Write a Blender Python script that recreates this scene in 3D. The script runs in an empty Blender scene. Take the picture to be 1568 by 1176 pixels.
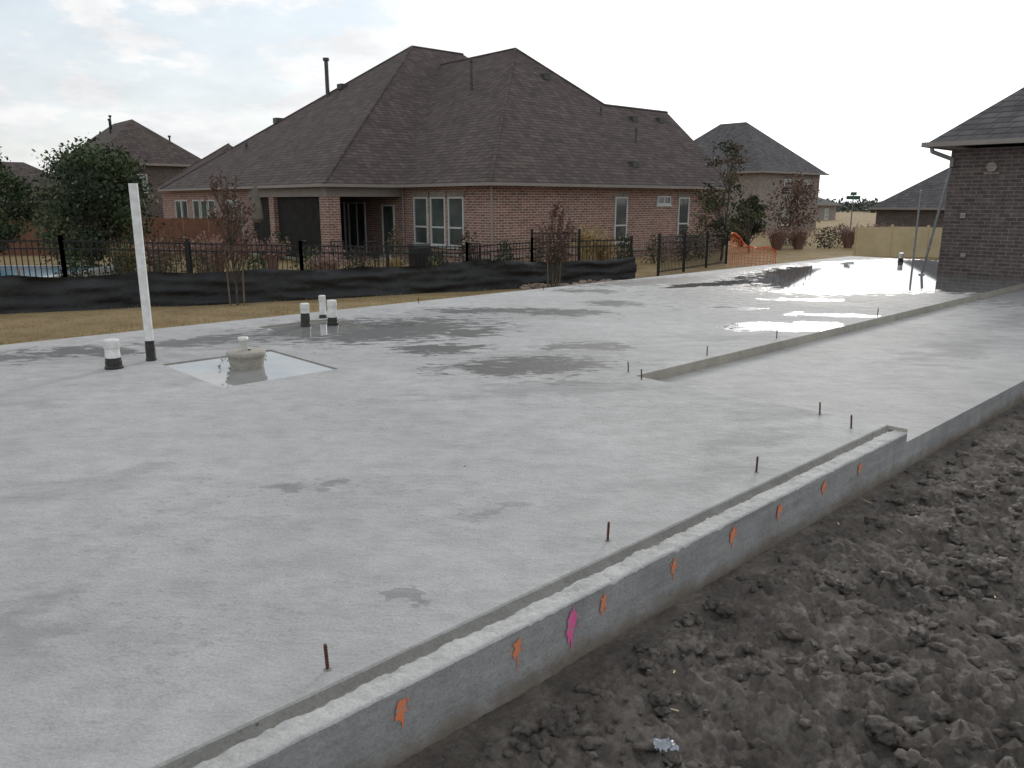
import bpy, bmesh, math, random
from mathutils import Vector, Matrix, noise
random.seed(7)
R=random.random
def U(a,b): return a+(b-a)*random.random()
scene=bpy.context.scene
scene.view_settings.view_transform='Standard'
try: scene.view_settings.look='None'
except Exception: pass
scene.view_settings.exposure=0

# ---------------------------------------------------------------- materials
def newmat(name):
    m=bpy.data.materials.new(name); m.use_nodes=True
    nt=m.node_tree; b=nt.nodes['Principled BSDF']
    return m,nt,b
def N(nt,t,**kw):
    n=nt.nodes.new(t)
    for k,v in kw.items(): setattr(n,k,v)
    return n
def ramp(nt,fac,stops):
    r=N(nt,'ShaderNodeValToRGB')
    e=r.color_ramp.elements
    while len(e)<len(stops): e.new(0.5)
    for i,(p,c) in enumerate(stops):
        e[i].position=p; e[i].color=(c[0],c[1],c[2],1)
    nt.links.new(fac,r.inputs[0]); return r.outputs[0]
def noisen(nt,vec,scale,detail=4,rough=.55,out=0):
    n=N(nt,'ShaderNodeTexNoise'); n.inputs['Scale'].default_value=scale
    n.inputs['Detail'].default_value=detail; n.inputs['Roughness'].default_value=rough
    if vec is not None: nt.links.new(vec,n.inputs['Vector'])
    return n.outputs[out]
def mth(nt,op,a,b=None,c=None,clamp=False):
    n=N(nt,'ShaderNodeMath',operation=op); n.use_clamp=clamp
    for i,v in enumerate((a,b,c)):
        if v is None: continue
        if isinstance(v,(int,float)): n.inputs[i].default_value=v
        else: nt.links.new(v,n.inputs[i])
    return n.outputs[0]
def mixc(nt,f,a,b,bt='MIX'):
    n=N(nt,'ShaderNodeMix',data_type='RGBA',blend_type=bt)
    for i,v in ((0,f),(6,a),(7,b)):
        if isinstance(v,(int,float)): n.inputs[i].default_value=v
        elif isinstance(v,tuple): n.inputs[i].default_value=(v[0],v[1],v[2],1)
        else: nt.links.new(v,n.inputs[i])
    return n.outputs[2]
def bump(nt,b,h,strength=.4,dist=.01):
    n=N(nt,'ShaderNodeBump'); n.inputs['Distance'].default_value=dist
    if isinstance(strength,(int,float)): n.inputs['Strength'].default_value=strength
    else: nt.links.new(strength,n.inputs['Strength'])
    nt.links.new(h,n.inputs['Height']); nt.links.new(n.outputs[0],b.inputs['Normal'])
def simple(name,c1,c2=None,scale=8,rough=.7,bmp=0,spec=.3,metal=0,dist=.01):
    m,nt,b=newmat(name)
    tc=N(nt,'ShaderNodeTexCoord').outputs['Object']
    if c2 is None: c2=tuple(x*.7 for x in c1)
    f=noisen(nt,tc,scale)
    nt.links.new(ramp(nt,f,[(.3,c2),(.7,c1)]),b.inputs['Base Color'])
    b.inputs['Roughness'].default_value=rough; b.inputs['Specular IOR Level'].default_value=spec
    b.inputs['Metallic'].default_value=metal
    if bmp: bump(nt,b,noisen(nt,tc,scale*5),bmp,dist)
    return m
def brickmat(name,c1,c2,mortar,rowh=.075,bw=.22,ms=.009):
    m,nt,b=newmat(name)
    tc=N(nt,'ShaderNodeTexCoord').outputs['Object']
    s=N(nt,'ShaderNodeSeparateXYZ'); nt.links.new(tc,s.inputs[0])
    c=N(nt,'ShaderNodeCombineXYZ'); nt.links.new(mth(nt,'ADD',s.outputs[0],s.outputs[1]),c.inputs[0]); nt.links.new(s.outputs[2],c.inputs[1])
    br=N(nt,'ShaderNodeTexBrick'); nt.links.new(c.outputs[0],br.inputs['Vector'])
    br.inputs['Scale'].default_value=1; br.inputs['Brick Width'].default_value=bw; br.inputs['Row Height'].default_value=rowh
    br.inputs['Mortar Size'].default_value=ms; br.inputs['Mortar Smooth'].default_value=.2; br.inputs['Bias'].default_value=-.1
    br.inputs['Color1'].default_value=(*c1,1); br.inputs['Color2'].default_value=(*c2,1); br.inputs['Mortar'].default_value=(*mortar,1)
    v=noisen(nt,c.outputs[0],5,6,.75)
    col=mixc(nt,.7,br.outputs[0],ramp(nt,v,[(.3,(.4,.4,.4)),(.7,(1.35,1.3,1.3))]),'MULTIPLY')
    big=ramp(nt,noisen(nt,c.outputs[0],.6,3),[(.3,(.85,.85,.85)),(.7,(1.05,1.05,1.05))])
    col=mixc(nt,1,col,big,'MULTIPLY')
    nt.links.new(col,b.inputs['Base Color']); b.inputs['Roughness'].default_value=.85
    bump(nt,b,br.outputs[1],-.4,.012)
    return m
M_brick=brickmat('brick_red',(.34,.175,.135),(.19,.095,.078),(.52,.46,.40),rowh=.09,bw=.28,ms=.012)
M_brickd=brickmat('brick_brown',(.135,.105,.094),(.085,.064,.058),(.20,.18,.168),rowh=.08,bw=.24)
M_brickb=brickmat('brick_beige',(.31,.26,.225),(.24,.20,.165),(.40,.36,.32))
def shingle(name,c1,c2):
    m,nt,b=newmat(name)
    tc=N(nt,'ShaderNodeTexCoord').outputs['Object']
    s=N(nt,'ShaderNodeSeparateXYZ'); nt.links.new(tc,s.inputs[0])
    c=N(nt,'ShaderNodeCombineXYZ'); nt.links.new(mth(nt,'ADD',s.outputs[0],s.outputs[1]),c.inputs[0]); nt.links.new(s.outputs[2],c.inputs[1])
    br=N(nt,'ShaderNodeTexBrick'); nt.links.new(c.outputs[0],br.inputs['Vector'])
    br.inputs['Scale'].default_value=1; br.inputs['Brick Width'].default_value=.32; br.inputs['Row Height'].default_value=.12
    br.inputs['Mortar Size'].default_value=.012; br.inputs['Bias'].default_value=0
    br.inputs['Color1'].default_value=(*c1,1); br.inputs['Color2'].default_value=(*c2,1); br.inputs['Mortar'].default_value=(c2[0]*.6,c2[1]*.6,c2[2]*.6,1)
    v=noisen(nt,tc,2.2,6,.65)
    col=mixc(nt,1,br.outputs[0],ramp(nt,v,[(.3,(.75,.75,.75)),(.7,(1.2,1.18,1.16))]),'MULTIPLY')
    nt.links.new(col,b.inputs['Base Color']); b.inputs['Roughness'].default_value=.9; b.inputs['Specular IOR Level'].default_value=.2
    bump(nt,b,br.outputs[1],-.35,.02)
    return m
M_roof=shingle('shingle_brown',(.134,.107,.098),(.086,.069,.063))
M_roof2=shingle('shingle_grey',(.15,.14,.142),(.10,.094,.095))
M_trim=simple('trim_paint',(.30,.265,.235),(.25,.22,.20),3,.6)
M_white=simple('white_paint',(.62,.62,.60),(.52,.52,.50),5,.5)
M_pvc=simple('white_pvc',(.78,.78,.76),(.60,.58,.54),12,.35,spec=.5)
M_blackp=simple('black_abs',(.02,.02,.02),(.05,.045,.04),20,.5)
M_iron=simple('black_iron',(.012,.012,.014),(.02,.02,.02),10,.45)
M_dark=simple('porch_shade_dark',(.03,.027,.025),(.015,.013,.012),3,.9)  # near-black colour standing in for the shade inside the porch
def glass(name,c,rough=.05):
    m,nt,b=newmat(name)
    tc=N(nt,'ShaderNodeTexCoord').outputs['Object']
    nt.links.new(ramp(nt,noisen(nt,tc,.9,2),[(.35,tuple(x*.5 for x in c)),(.65,c)]),b.inputs['Base Color'])
    b.inputs['Roughness'].default_value=rough; b.inputs['Specular IOR Level'].default_value=.8
    return m
M_glass=glass('window_glass',(.11,.13,.12))
M_blind=simple('window_blind',(.34,.37,.35),(.22,.26,.25),2,.25,spec=.6)
M_rust=simple('rusty_steel',(.16,.06,.035),(.05,.025,.02),60,.8,.3)
def paint(name,c):
    m,nt,b=newmat(name)
    tc=N(nt,'ShaderNodeTexCoord').outputs['Object']
    nt.links.new(ramp(nt,noisen(nt,tc,60,5,.7),[(.38,(.33,.32,.31)),(.50,c)]),b.inputs['Base Color']); b.inputs['Roughness'].default_value=.75
    return m
M_orange=paint('orange_paint',(.85,.24,.09))
M_pink=paint('pink_paint',(.85,.12,.36))
M_net=simple('orange_plastic',(.85,.16,.04),(.7,.12,.04),20,.5)
M_wood=simple('plywood',(.62,.50,.31),(.52,.42,.25),2.5,.8)
M_cedar=simple('cedar_wood',(.20,.09,.055),(.13,.06,.04),3,.85)
M_stake=simple('stake_wood',(.2,.15,.1),(.12,.09,.06),9,.9)
M_bark=simple('bark',(.12,.10,.085),(.06,.05,.04),14,.95,.4)
def leafm(n,a,b_): return simple(n,a,b_,3,.65)
L_g1=leafm('leaf_green',(.065,.095,.035),(.035,.055,.02)); L_g2=leafm('leaf_dark',(.034,.05,.022),(.02,.03,.014)); L_g3=leafm('leaf_olive',(.11,.12,.05),(.06,.07,.03))
L_r1=leafm('leaf_red',(.17,.08,.065),(.10,.05,.045)); L_r2=leafm('leaf_brown',(.17,.11,.075),(.10,.065,.05))
L_y=leafm('grass_straw',(.42,.31,.15),(.29,.21,.10)); L_p=leafm('grass_pink',(.33,.22,.18),(.22,.13,.11))
L_d1=leafm('leaf_far_hazy',(.11,.12,.10),(.08,.09,.08)); L_d2=leafm('leaf_far_hazy_dark',(.085,.095,.08),(.06,.07,.06))  # distance haze painted into the far leaves as a lighter colour

M_fab,nt,b=newmat('silt_fabric')
tc=N(nt,'ShaderNodeTexCoord').outputs['Object']
nt.links.new(ramp(nt,noisen(nt,tc,2),[(.3,(.010,.010,.011)),(.75,(.028,.028,.028))]),b.inputs['Base Color'])
b.inputs['Roughness'].default_value=.65; bump(nt,b,noisen(nt,tc,4,6,.6),.8,.08)

def ellmask(nt,vec,lst,soft=.35,nz=None):
    acc=None
    for (cx,cy,rx,ry,ang,amt) in lst:
        s=N(nt,'ShaderNodeVectorMath',operation='SUBTRACT'); nt.links.new(vec,s.inputs[0]); s.inputs[1].default_value=(cx,cy,0)
        r=N(nt,'ShaderNodeVectorRotate',rotation_type='Z_AXIS'); nt.links.new(s.outputs[0],r.inputs['Vector']); r.inputs['Angle'].default_value=-math.radians(ang)
        m=N(nt,'ShaderNodeVectorMath',operation='MULTIPLY'); nt.links.new(r.outputs[0],m.inputs[0]); m.inputs[1].default_value=(1/rx,1/ry,0)
        l=N(nt,'ShaderNodeVectorMath',operation='LENGTH'); nt.links.new(m.outputs[0],l.inputs[0])
        lv=l.outputs['Value'] if nz is None else mth(nt,'ADD',l.outputs['Value'],nz)
        mr=N(nt,'ShaderNodeMapRange',interpolation_type='SMOOTHSTEP'); nt.links.new(lv,mr.inputs[0])
        mr.inputs[1].default_value=1; mr.inputs[2].default_value=1-soft; mr.inputs[3].default_value=0; mr.inputs[4].default_value=amt
        acc=mr.outputs[0] if acc is None else mth(nt,'MAXIMUM',acc,mr.outputs[0])
    return acc
def concrete(name,base,damp=None,pud=None,marks=1.0,edge=False,faint=None):
    m,nt,b=newmat(name)
    tc=N(nt,'ShaderNodeTexCoord').outputs['Object']
    n1=noisen(nt,tc,.55,4,.55); n2=noisen(nt,tc,5,6,.65); n3=noisen(nt,tc,70,5,.75)
    rot=N(nt,'ShaderNodeMapping'); rot.inputs['Rotation'].default_value=(0,0,math.radians(-20)); rot.inputs['Scale'].default_value=(1,2.2,1); nt.links.new(tc,rot.inputs[0])
    n4=noisen(nt,rot.outputs[0],2.6,8,.72)
    rot2=N(nt,'ShaderNodeMapping'); rot2.inputs['Rotation'].default_value=(0,0,math.radians(35)); rot2.inputs['Scale'].default_value=(1,1.7,1); nt.links.new(tc,rot2.inputs[0])
    n5=noisen(nt,rot2.outputs[0],13,6,.72)
    col=ramp(nt,n1,[(.3,tuple(x*.86 for x in base)),(.7,tuple(x*1.07 for x in base))])
    col=mixc(nt,1,col,ramp(nt,n2,[(.3,(.87,.87,.87)),(.62,(1.04,1.04,1.04))]),'MULTIPLY')
    col=mixc(nt,1,col,ramp(nt,n4,[(.35,(.89,.89,.89)),(.55,(1.03,1.03,1.03))]),'MULTIPLY')
    col=mixc(nt,1,col,ramp(nt,n3,[(.25,(.76,.76,.76)),(.6,(1.07,1.07,1.07))]),'MULTIPLY')
    # scuffs only in some zones
    zone=ramp(nt,noisen(nt,tc,.9,3,.6),[(.45,(0,0,0)),(.6,(1,1,1))])
    nick=ramp(nt,n5,[(.565,(1,1,1)),(.60,(.72,.72,.72)),(.64,(.95,.95,.95))])
    col=mixc(nt,mth(nt,'MULTIPLY',zone,marks),col,nick,'MULTIPLY')
    vo=N(nt,'ShaderNodeTexVoronoi'); vo.inputs['Scale'].default_value=3.2; nt.links.new(tc,vo.inputs['Vector'])
    sp=mth(nt,'LESS_THAN',vo.outputs['Distance'],mth(nt,'MULTIPLY',mth(nt,'SUBTRACT',n2,.56),.20))
    col=mixc(nt,mth(nt,'MULTIPLY',sp,.5),col,tuple(x*.35 for x in base))
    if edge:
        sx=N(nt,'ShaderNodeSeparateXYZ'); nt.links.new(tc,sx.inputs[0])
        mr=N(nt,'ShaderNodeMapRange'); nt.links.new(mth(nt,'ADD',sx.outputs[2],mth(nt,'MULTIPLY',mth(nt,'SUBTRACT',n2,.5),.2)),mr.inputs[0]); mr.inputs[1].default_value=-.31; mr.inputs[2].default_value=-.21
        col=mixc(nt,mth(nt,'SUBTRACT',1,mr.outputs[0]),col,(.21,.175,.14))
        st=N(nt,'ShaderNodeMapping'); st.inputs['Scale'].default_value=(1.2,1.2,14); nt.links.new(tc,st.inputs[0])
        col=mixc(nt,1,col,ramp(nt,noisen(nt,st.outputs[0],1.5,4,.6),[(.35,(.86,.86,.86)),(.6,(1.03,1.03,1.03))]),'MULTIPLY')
    wn=noisen(nt,tc,1.6,5,.6,1)
    w=N(nt,'ShaderNodeVectorMath',operation='MULTIPLY_ADD'); nt.links.new(wn,w.inputs[0]); w.inputs[1].default_value=(1.1,1.1,0)
    s2=N(nt,'ShaderNodeVectorMath',operation='SUBTRACT'); nt.links.new(tc,s2.inputs[0]); s2.inputs[1].default_value=(.55,.55,0)
    nt.links.new(s2.outputs[0],w.inputs[2]); wv=w.outputs[0]
    en=noisen(nt,rot.outputs[0],4.0,7,.68)
    rsock=None; bs=.7
    if faint:
        d0=ellmask(nt,wv,faint,.8,mth(nt,'MULTIPLY',mth(nt,'SUBTRACT',n4,.5),2.5))
        col=mixc(nt,d0,col,tuple(x*.5 for x in base))
    if damp:
        d=ellmask(nt,wv,damp,.40,mth(nt,'MULTIPLY',mth(nt,'SUBTRACT',en,.50),3.6))
        col=mixc(nt,d,col,tuple(x*.17 for x in base))
        rsock=mth(nt,'SUBTRACT',.78,mth(nt,'MULTIPLY',d,.20))
    if pud:
        p=ellmask(nt,wv,pud,.10,mth(nt,'MULTIPLY',mth(nt,'SUBTRACT',en,.5),1.0))
        col=mixc(nt,mth(nt,'MULTIPLY',p,.8),col,(.14,.14,.14))
        rsock=mth(nt,'SUBTRACT',rsock if rsock else .78,mth(nt,'MULTIPLY',p,.75),clamp=True)
        rsock=mth(nt,'MAXIMUM',rsock,.03)
        bs=mth(nt,'MULTIPLY',mth(nt,'SUBTRACT',1,p,clamp=True),.7)
    nt.links.new(col,b.inputs['Base Color'])
    if rsock: nt.links.new(rsock,b.inputs['Roughness'])
    else: b.inputs['Roughness'].default_value=.8
    b.inputs['Specular IOR Level'].default_value=.4
    h=mth(nt,'ADD',mth(nt,'MULTIPLY',n3,.4),mth(nt,'ADD',n2,mth(nt,'ADD',n4,mth(nt,'MULTIPLY',n5,.9))))
    bump(nt,b,h,bs,.018)
    return m
damp=[(-1.7,10.1,1.7,1.2,20,1),(-.83,8.64,.62,.36,0,1),(.17,7.74,.9,.5,10,1),(-.28,11.9,1.15,.42,0,1),(.75,11.7,.85,.32,0,1),
 (1.7,12.8,.6,.4,0,1),(.95,8.85,.55,.3,0,.8),(-4.7,8.5,.8,.3,0,.9),
 (3.4,16.6,2.8,.7,30,1),(1.4,14.6,.8,.4,0,.9),(5.2,12.6,1.0,.4,0,.7),(-1.22,4.2,.17,.10,0,.45),(-.02,3.95,.2,.09,0,.3),(-.42,2.95,.13,.05,0,.4),
 (7.3,16.5,5.8,3.2,43.5,.8),(-5.6,8.2,.9,.35,0,.8),(-.6,9.9,.7,.4,0,1),(-3.6,9.3,.9,.35,40,.8),(.5,7.0,.5,.15,0,.5)]
faint=[(-2.6,9.8,2.4,1.1,30,.65),(.3,6.7,1.5,.45,5,.55),(.3,8.0,1.6,1.0,0,.45),(-1.95,2.75,.3,.2,0,.5),(1.6,5.2,.7,.3,40,.45),(2.1,6.0,.7,.5,0,.45),(-4.0,6.2,.8,.25,0,.35),(2.6,9.5,1.0,.4,0,.45),(-.4,11.5,2.4,1.1,0,.45),(-4.6,8.2,1.8,.6,0,.4),(1.2,4.5,.3,.6,-43,.3),(-2.4,4.4,.6,.3,10,.3)]
pud=[(9.0,18.6,6.0,2.7,43.5,1),(9.4,15.9,2.4,1.1,43.5,1),(3.66,10.35,.85,.5,0,1),(4.7,11.4,.6,.25,0,1),(4.1,15.9,1.5,.3,30,1),(-2.2,10.3,.9,.35,20,.7),(3.3,12.2,.45,.16,0,.9),(4.9,13.2,.7,.22,0,.9)]
BC=(.445,.437,.428)
M_con=concrete('concrete_slab',BC,damp,pud,faint=faint)
M_con2=concrete('concrete_low',(.45,.438,.425),[(9.6,14.6,2.5,1.2,43,.5),(11,16.3,1.5,.8,43,.7)],None,.3,faint=[(5.2,9.2,1.8,.5,43,.5),(7.5,11.6,2.2,.4,43,.5)])
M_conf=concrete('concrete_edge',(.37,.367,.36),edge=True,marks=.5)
M_conl=concrete('concrete_ledge',(.52,.51,.49))
M_cong=concrete('concrete_groove',(.30,.285,.26))
M_conb=concrete('concrete_bucket',(.42,.39,.33))
M_water,nt,b=newmat('water')
tc=N(nt,'ShaderNodeTexCoord').outputs['Object']
nt.links.new(ramp(nt,noisen(nt,tc,3),[(.3,(.22,.22,.215)),(.7,(.30,.30,.29))]),b.inputs['Base Color'])
b.inputs['Roughness'].default_value=.02; b.inputs['Specular IOR Level'].default_value=1.0
M_pool=simple('pool_water',(.25,.55,.68),(.2,.45,.6),1,.08,spec=.6)

M_soil,nt,b=newmat('soil')
tc=N(nt,'ShaderNodeTexCoord').outputs['Object']
c=ramp(nt,noisen(nt,tc,3.2,10,.75),[(.30,(.075,.062,.052)),(.5,(.15,.128,.11)),(.70,(.30,.265,.23))])
c=mixc(nt,1,c,ramp(nt,noisen(nt,tc,42,8,.82),[(.25,(.45,.45,.45)),(.7,(1.35,1.35,1.35))]),'MULTIPLY')
nt.links.new(c,b.inputs['Base Color']); b.inputs['Specular IOR Level'].default_value=.35
nt.links.new(ramp(nt,noisen(nt,tc,7,5,.6),[(.35,(.55,.55,.55)),(.6,(.9,.9,.9))]),b.inputs['Roughness'])
bump(nt,b,noisen(nt,tc,50,9,.85),.9,.022)
M_ground,nt,b=newmat('ground_lawn')
tc=N(nt,'ShaderNodeTexCoord').outputs['Object']
g=ramp(nt,noisen(nt,tc,1.2,8,.75),[(.25,(.20,.14,.075)),(.5,(.32,.235,.125)),(.75,(.42,.32,.18))])
g=mixc(nt,1,g,ramp(nt,noisen(nt,tc,22,6,.8),[(.3,(.55,.55,.55)),(.7,(1.25,1.25,1.25))]),'MULTIPLY')
so=ramp(nt,noisen(nt,tc,9,7,.75),[(.3,(.05,.042,.036)),(.7,(.16,.135,.115))])
sx=N(nt,'ShaderNodeSeparateXYZ'); nt.links.new(tc,sx.inputs[0])
tt=mth(nt,'ADD',mth(nt,'MULTIPLY',mth(nt,'SUBTRACT',sx.outputs[0],.204),-.688),mth(nt,'MULTIPLY',mth(nt,'SUBTRACT',sx.outputs[1],2.96),.726))
tw=mth(nt,'ADD',tt,mth(nt,'MULTIPLY',mth(nt,'SUBTRACT',noisen(nt,tc,1.5,5,.7),.5),2.2))
mr=N(nt,'ShaderNodeMapRange'); nt.links.new(tw,mr.inputs[0]); mr.inputs[1].default_value=8.9; mr.inputs[2].default_value=9.5
nt.links.new(mixc(nt,mr.outputs[0],so,g),b.inputs['Base Color']); b.inputs['Roughness'].default_value=.95; b.inputs['Specular IOR Level'].default_value=.1
bump(nt,b,noisen(nt,tc,25,7,.8),.8,.04)

# ---------------------------------------------------------------- mesh builder
class MB:
    def __init__(s): s.v=[]; s.f=[]; s.m=[]
    def face(s,pts,m=0):
        i=len(s.v); s.v+= [tuple(p) for p in pts]; s.f.append(tuple(range(i,i+len(pts)))); s.m.append(m)
    def box(s,x0,x1,y0,y1,z0,z1,m=0):
        i=len(s.v)
        s.v+=[(x0,y0,z0),(x1,y0,z0),(x1,y1,z0),(x0,y1,z0),(x0,y0,z1),(x1,y0,z1),(x1,y1,z1),(x0,y1,z1)]
        for q in ((0,3,2,1),(4,5,6,7),(0,1,5,4),(1,2,6,5),(2,3,7,6),(3,0,4,7)):
            s.f.append(tuple(i+k for k in q)); s.m.append(m)
    def tube(s,p0,p1,r0,r1,n=8,m=0,caps=True):
        p0=Vector(p0); p1=Vector(p1); d=(p1-p0)
        if d.length<1e-6: return
        d.normalize(); a=d.orthogonal().normalized(); b_=d.cross(a); i=len(s.v)
        for p,r in ((p0,r0),(p1,r1)):
            for k in range(n):
                t=2*math.pi*k/n; q=p+a*(math.cos(t)*r)+b_*(math.sin(t)*r); s.v.append(tuple(q))
        for k in range(n):
            s.f.append((i+k,i+(k+1)%n,i+n+(k+1)%n,i+n+k)); s.m.append(m)
        if caps:
            s.f.append(tuple(i+k for k in reversed(range(n)))); s.m.append(m)
            s.f.append(tuple(i+n+k for k in range(n))); s.m.append(m)
    def lathe(s,c,prof,n=24,m=0):
        i=len(s.v)
        for (r,z) in prof:
            for k in range(n):
                t=2*math.pi*k/n; s.v.append((c[0]+r*math.cos(t),c[1]+r*math.sin(t),c[2]+z))
        for j in range(len(prof)-1):
            for k in range(n):
                s.f.append((i+j*n+k,i+j*n+(k+1)%n,i+(j+1)*n+(k+1)%n,i+(j+1)*n+k)); s.m.append(m)
    def leaf(s,p,size,m=0,asp=1.8):
        d=Vector((random.gauss(0,1),random.gauss(0,1),random.gauss(0,.8))).normalized()
        a=d.orthogonal().normalized(); a=Matrix.Rotation(U(0,6.28),3,d)@a; b_=d.cross(a)
        p=Vector(p); s.face([p-a*size*.5,p+b_*size*.5*asp,p+a*size*.5,p-b_*size*.5*asp],m)
    def obj(s,name,mats,parent=None,smooth=False,loc=None,rot=0):
        me=bpy.data.meshes.new(name); me.from_pydata(s.v,[],s.f); 
        for m in (mats if isinstance(mats,(list,tuple)) else [mats]): me.materials.append(m)
        me.polygons.foreach_set('material_index',s.m)
        if smooth: me.polygons.foreach_set('use_smooth',[True]*len(me.polygons))
        me.update()
        o=bpy.data.objects.new(name,me); scene.collection.objects.link(o)
        if parent: o.parent=parent
        if loc: o.location=loc
        o.rotation_euler[2]=rot
        return o
def empty(name,loc=(0,0,0),rot=0):
    o=bpy.data.objects.new(name,None); scene.collection.objects.link(o); o.location=loc; o.rotation_euler[2]=rot; o.empty_display_size=.2
    return o

# ---------------------------------------------------------------- slab frame
A=Vector((.204,2.96)); E1=Vector((.726,.688)); E2=Vector((-.688,.726))
def W(s,t,z=0): 
    p=A+E1*s+E2*t; return (p.x,p.y,z)
def ST(x,y):
    d=Vector((x,y))-A; return d.dot(E1),d.dot(E2)
slab=empty('concrete_foundation_slab')
holes=[(.62,1.8,4.68,6.1),(2.45,3.5,6.55,7.75)]
sb=[-9,.62,1.8,2.45,3.5,3.66,17.2,22]; tb=[.15,2.47,4.4,4.68,6.1,6.55,7.75,8.5]
mb=MB()
for i in range(len(sb)-1):
    for j in range(len(tb)-1):
        s0,s1,t0,t1=sb[i],sb[i+1],tb[j],tb[j+1]; cs,ct=(s0+s1)/2,(t0+t1)/2
        if cs>3.66 and ct<2.47: continue
        if cs>17.2 and ct<4.4: continue
        if any(h[0]<cs<h[1] and h[2]<ct<h[3] for h in holes): continue
        mb.face([W(s0,t0),W(s1,t0),W(s1,t1),W(s0,t1)])
mb.obj('slab_top',M_con,slab)
mb=MB()
def wall(a,b_,z0,z1): mb.face([W(a[0],a[1],z0),W(b_[0],b_[1],z0),W(b_[0],b_[1],z1),W(a[0],a[1],z1)])
wall((-9,8.5),(22,8.5),-.8,0); wall((-9,0),(-9,8.5),-.8,0); wall((22,4.4),(22,8.5),-.8,0); wall((17.2,4.4),(22,4.4),-.8,0); wall((17.2,2.47),(17.2,4.4),-.8,0)
wall((3.66,2.47),(17.2,2.47),-.2,0); wall((3.66,0),(3.66,2.47),-.2,-.0005)
for h in holes:
    s0,s1,t0,t1=h
    wall((s0,t0),(s1,t0),-.2,0);wall((s0,t1),(s1,t1),-.2,0);wall((s0,t0),(s0,t1),-.2,0);wall((s1,t0),(s1,t1),-.2,0)
mb.obj('slab_sides',M_conb,slab)
prof=[(.150,0,0),(.147,-.010,.2),(.143,-.030,.6),(.131,-.040,1),(.118,-.038,1.2),(.102,-.028,1.4),(.085,-.025,1.4),(.065,-.024,1.3),(.045,-.024,1.1),(.025,-.025,.8),(.010,-.026,.5),(.003,-.029,.35),(0,-.036,.3)]
pm=[0,1,1,1,1,0,0,0,0,0,0,0]
ds=.014; n=int((3.66+3.2)/ds)
ss=[-9,-6.5,-4]+[-3.2+ds*i for i in range(n+1)]
grid=[]
for s in ss:
    row=[]
    for (t,z,a) in prof:
        nz=noise.noise(Vector((s*7,t*50,1)))*.008*a+noise.noise(Vector((s*28,t*110,4)))*.006*a+noise.noise(Vector((s*70,t*200,6)))*.004*a
        nt_=noise.noise(Vector((s*4,z*10,7)))*.006*a+noise.noise(Vector((s*22,z*10,9)))*.004*a
        if a==0: nz=0;nt_=0
        if t<=.010:
            ch=noise.noise(Vector((s*6,3.3,2)))+.5*noise.noise(Vector((s*25,1.3,2)))
            if ch>.38: nz-=(ch-.38)*.04*(1 if t==0 else .7)
        row.append(W(s,t+nt_,z+nz))
    grid.append(row)
mb=MB()
for row in grid: mb.v+=row
k=len(prof)
for i in range(len(ss)-1):
    for j in range(k-1):
        mb.f.append((i*k+j,(i+1)*k+j,(i+1)*k+j+1,i*k+j+1)); mb.m.append(pm[j])
mb.obj('brick_ledge',[M_conl,M_cong],slab,smooth=True)
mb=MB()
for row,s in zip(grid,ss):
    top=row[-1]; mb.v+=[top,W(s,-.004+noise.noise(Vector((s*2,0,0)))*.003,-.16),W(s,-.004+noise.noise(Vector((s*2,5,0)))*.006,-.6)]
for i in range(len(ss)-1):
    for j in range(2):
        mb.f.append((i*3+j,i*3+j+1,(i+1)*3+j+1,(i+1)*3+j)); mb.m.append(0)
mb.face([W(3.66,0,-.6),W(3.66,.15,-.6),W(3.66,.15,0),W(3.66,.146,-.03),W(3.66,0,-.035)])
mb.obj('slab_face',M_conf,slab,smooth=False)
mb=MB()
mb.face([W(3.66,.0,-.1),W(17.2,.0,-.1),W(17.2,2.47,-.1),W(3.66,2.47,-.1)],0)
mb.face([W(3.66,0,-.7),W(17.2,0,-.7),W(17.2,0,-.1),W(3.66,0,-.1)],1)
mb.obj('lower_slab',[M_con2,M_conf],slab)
for h,nm in zip(holes,('boxout_water','boxout_water_2')):
    s0,s1,t0,t1=h; mb=MB(); z=-.010 if nm=='boxout_water' else -.02
    mb.face([W(s0,t0,z),W(s1,t0,z),W(s1,t1,z),W(s0,t1,z)]); mb.obj(nm,M_water,slab)
def mark(s,z0,z1,w,mat,nm):
    rr=random.Random(int(s*100)+5)
    mb=MB(); n=22; c=[]
    for k in range(n):
        t=2*math.pi*k/n; r=.7+.6*rr.random()
        c.append(W(s+math.cos(t)*w*r*.5+.01*math.sin(t),-.0085,(z0+z1)/2+math.sin(t)*(z1-z0)*.5*(.8+.4*rr.random())))
    mb.face(c)
    dl=.02+.04*rr.random(); ox=w*.3*(rr.random()-.5)
    mb.face([W(s-w*.06+ox,-.009,z0-dl),W(s+w*.04+ox,-.009,z0-dl),W(s+w*.12+ox,-.009,z0+.03),W(s-w*.16+ox,-.009,z0+.03)])
    for q in range(5):
        a=rr.random()*6.28; d=w*(.6+.5*rr.random()); x=s+math.cos(a)*d; z=(z0+z1)/2+math.sin(a)*d; r=.003+.004*rr.random()
        mb.face([W(x+r*math.cos(u),-.0092,z+r*math.sin(u)) for u in (0,1.2,2.5,3.7,5)])
    mb.obj(nm,mat,slab)
for s,w,h in ((-.815,.045,.055),(-.26,.036,.065),(.261,.038,.055),(.783,.038,.05),(1.307,.045,.055),(1.8,.05,.05),(2.35,.045,.05),(2.86,.045,.04)):
    mark(s,-.115-h*.5,-.09+h*.5,w,M_orange,'orange_paint_mark')
mark(.054,-.20,-.055,.052,M_pink,'pink_paint_mark')

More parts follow.
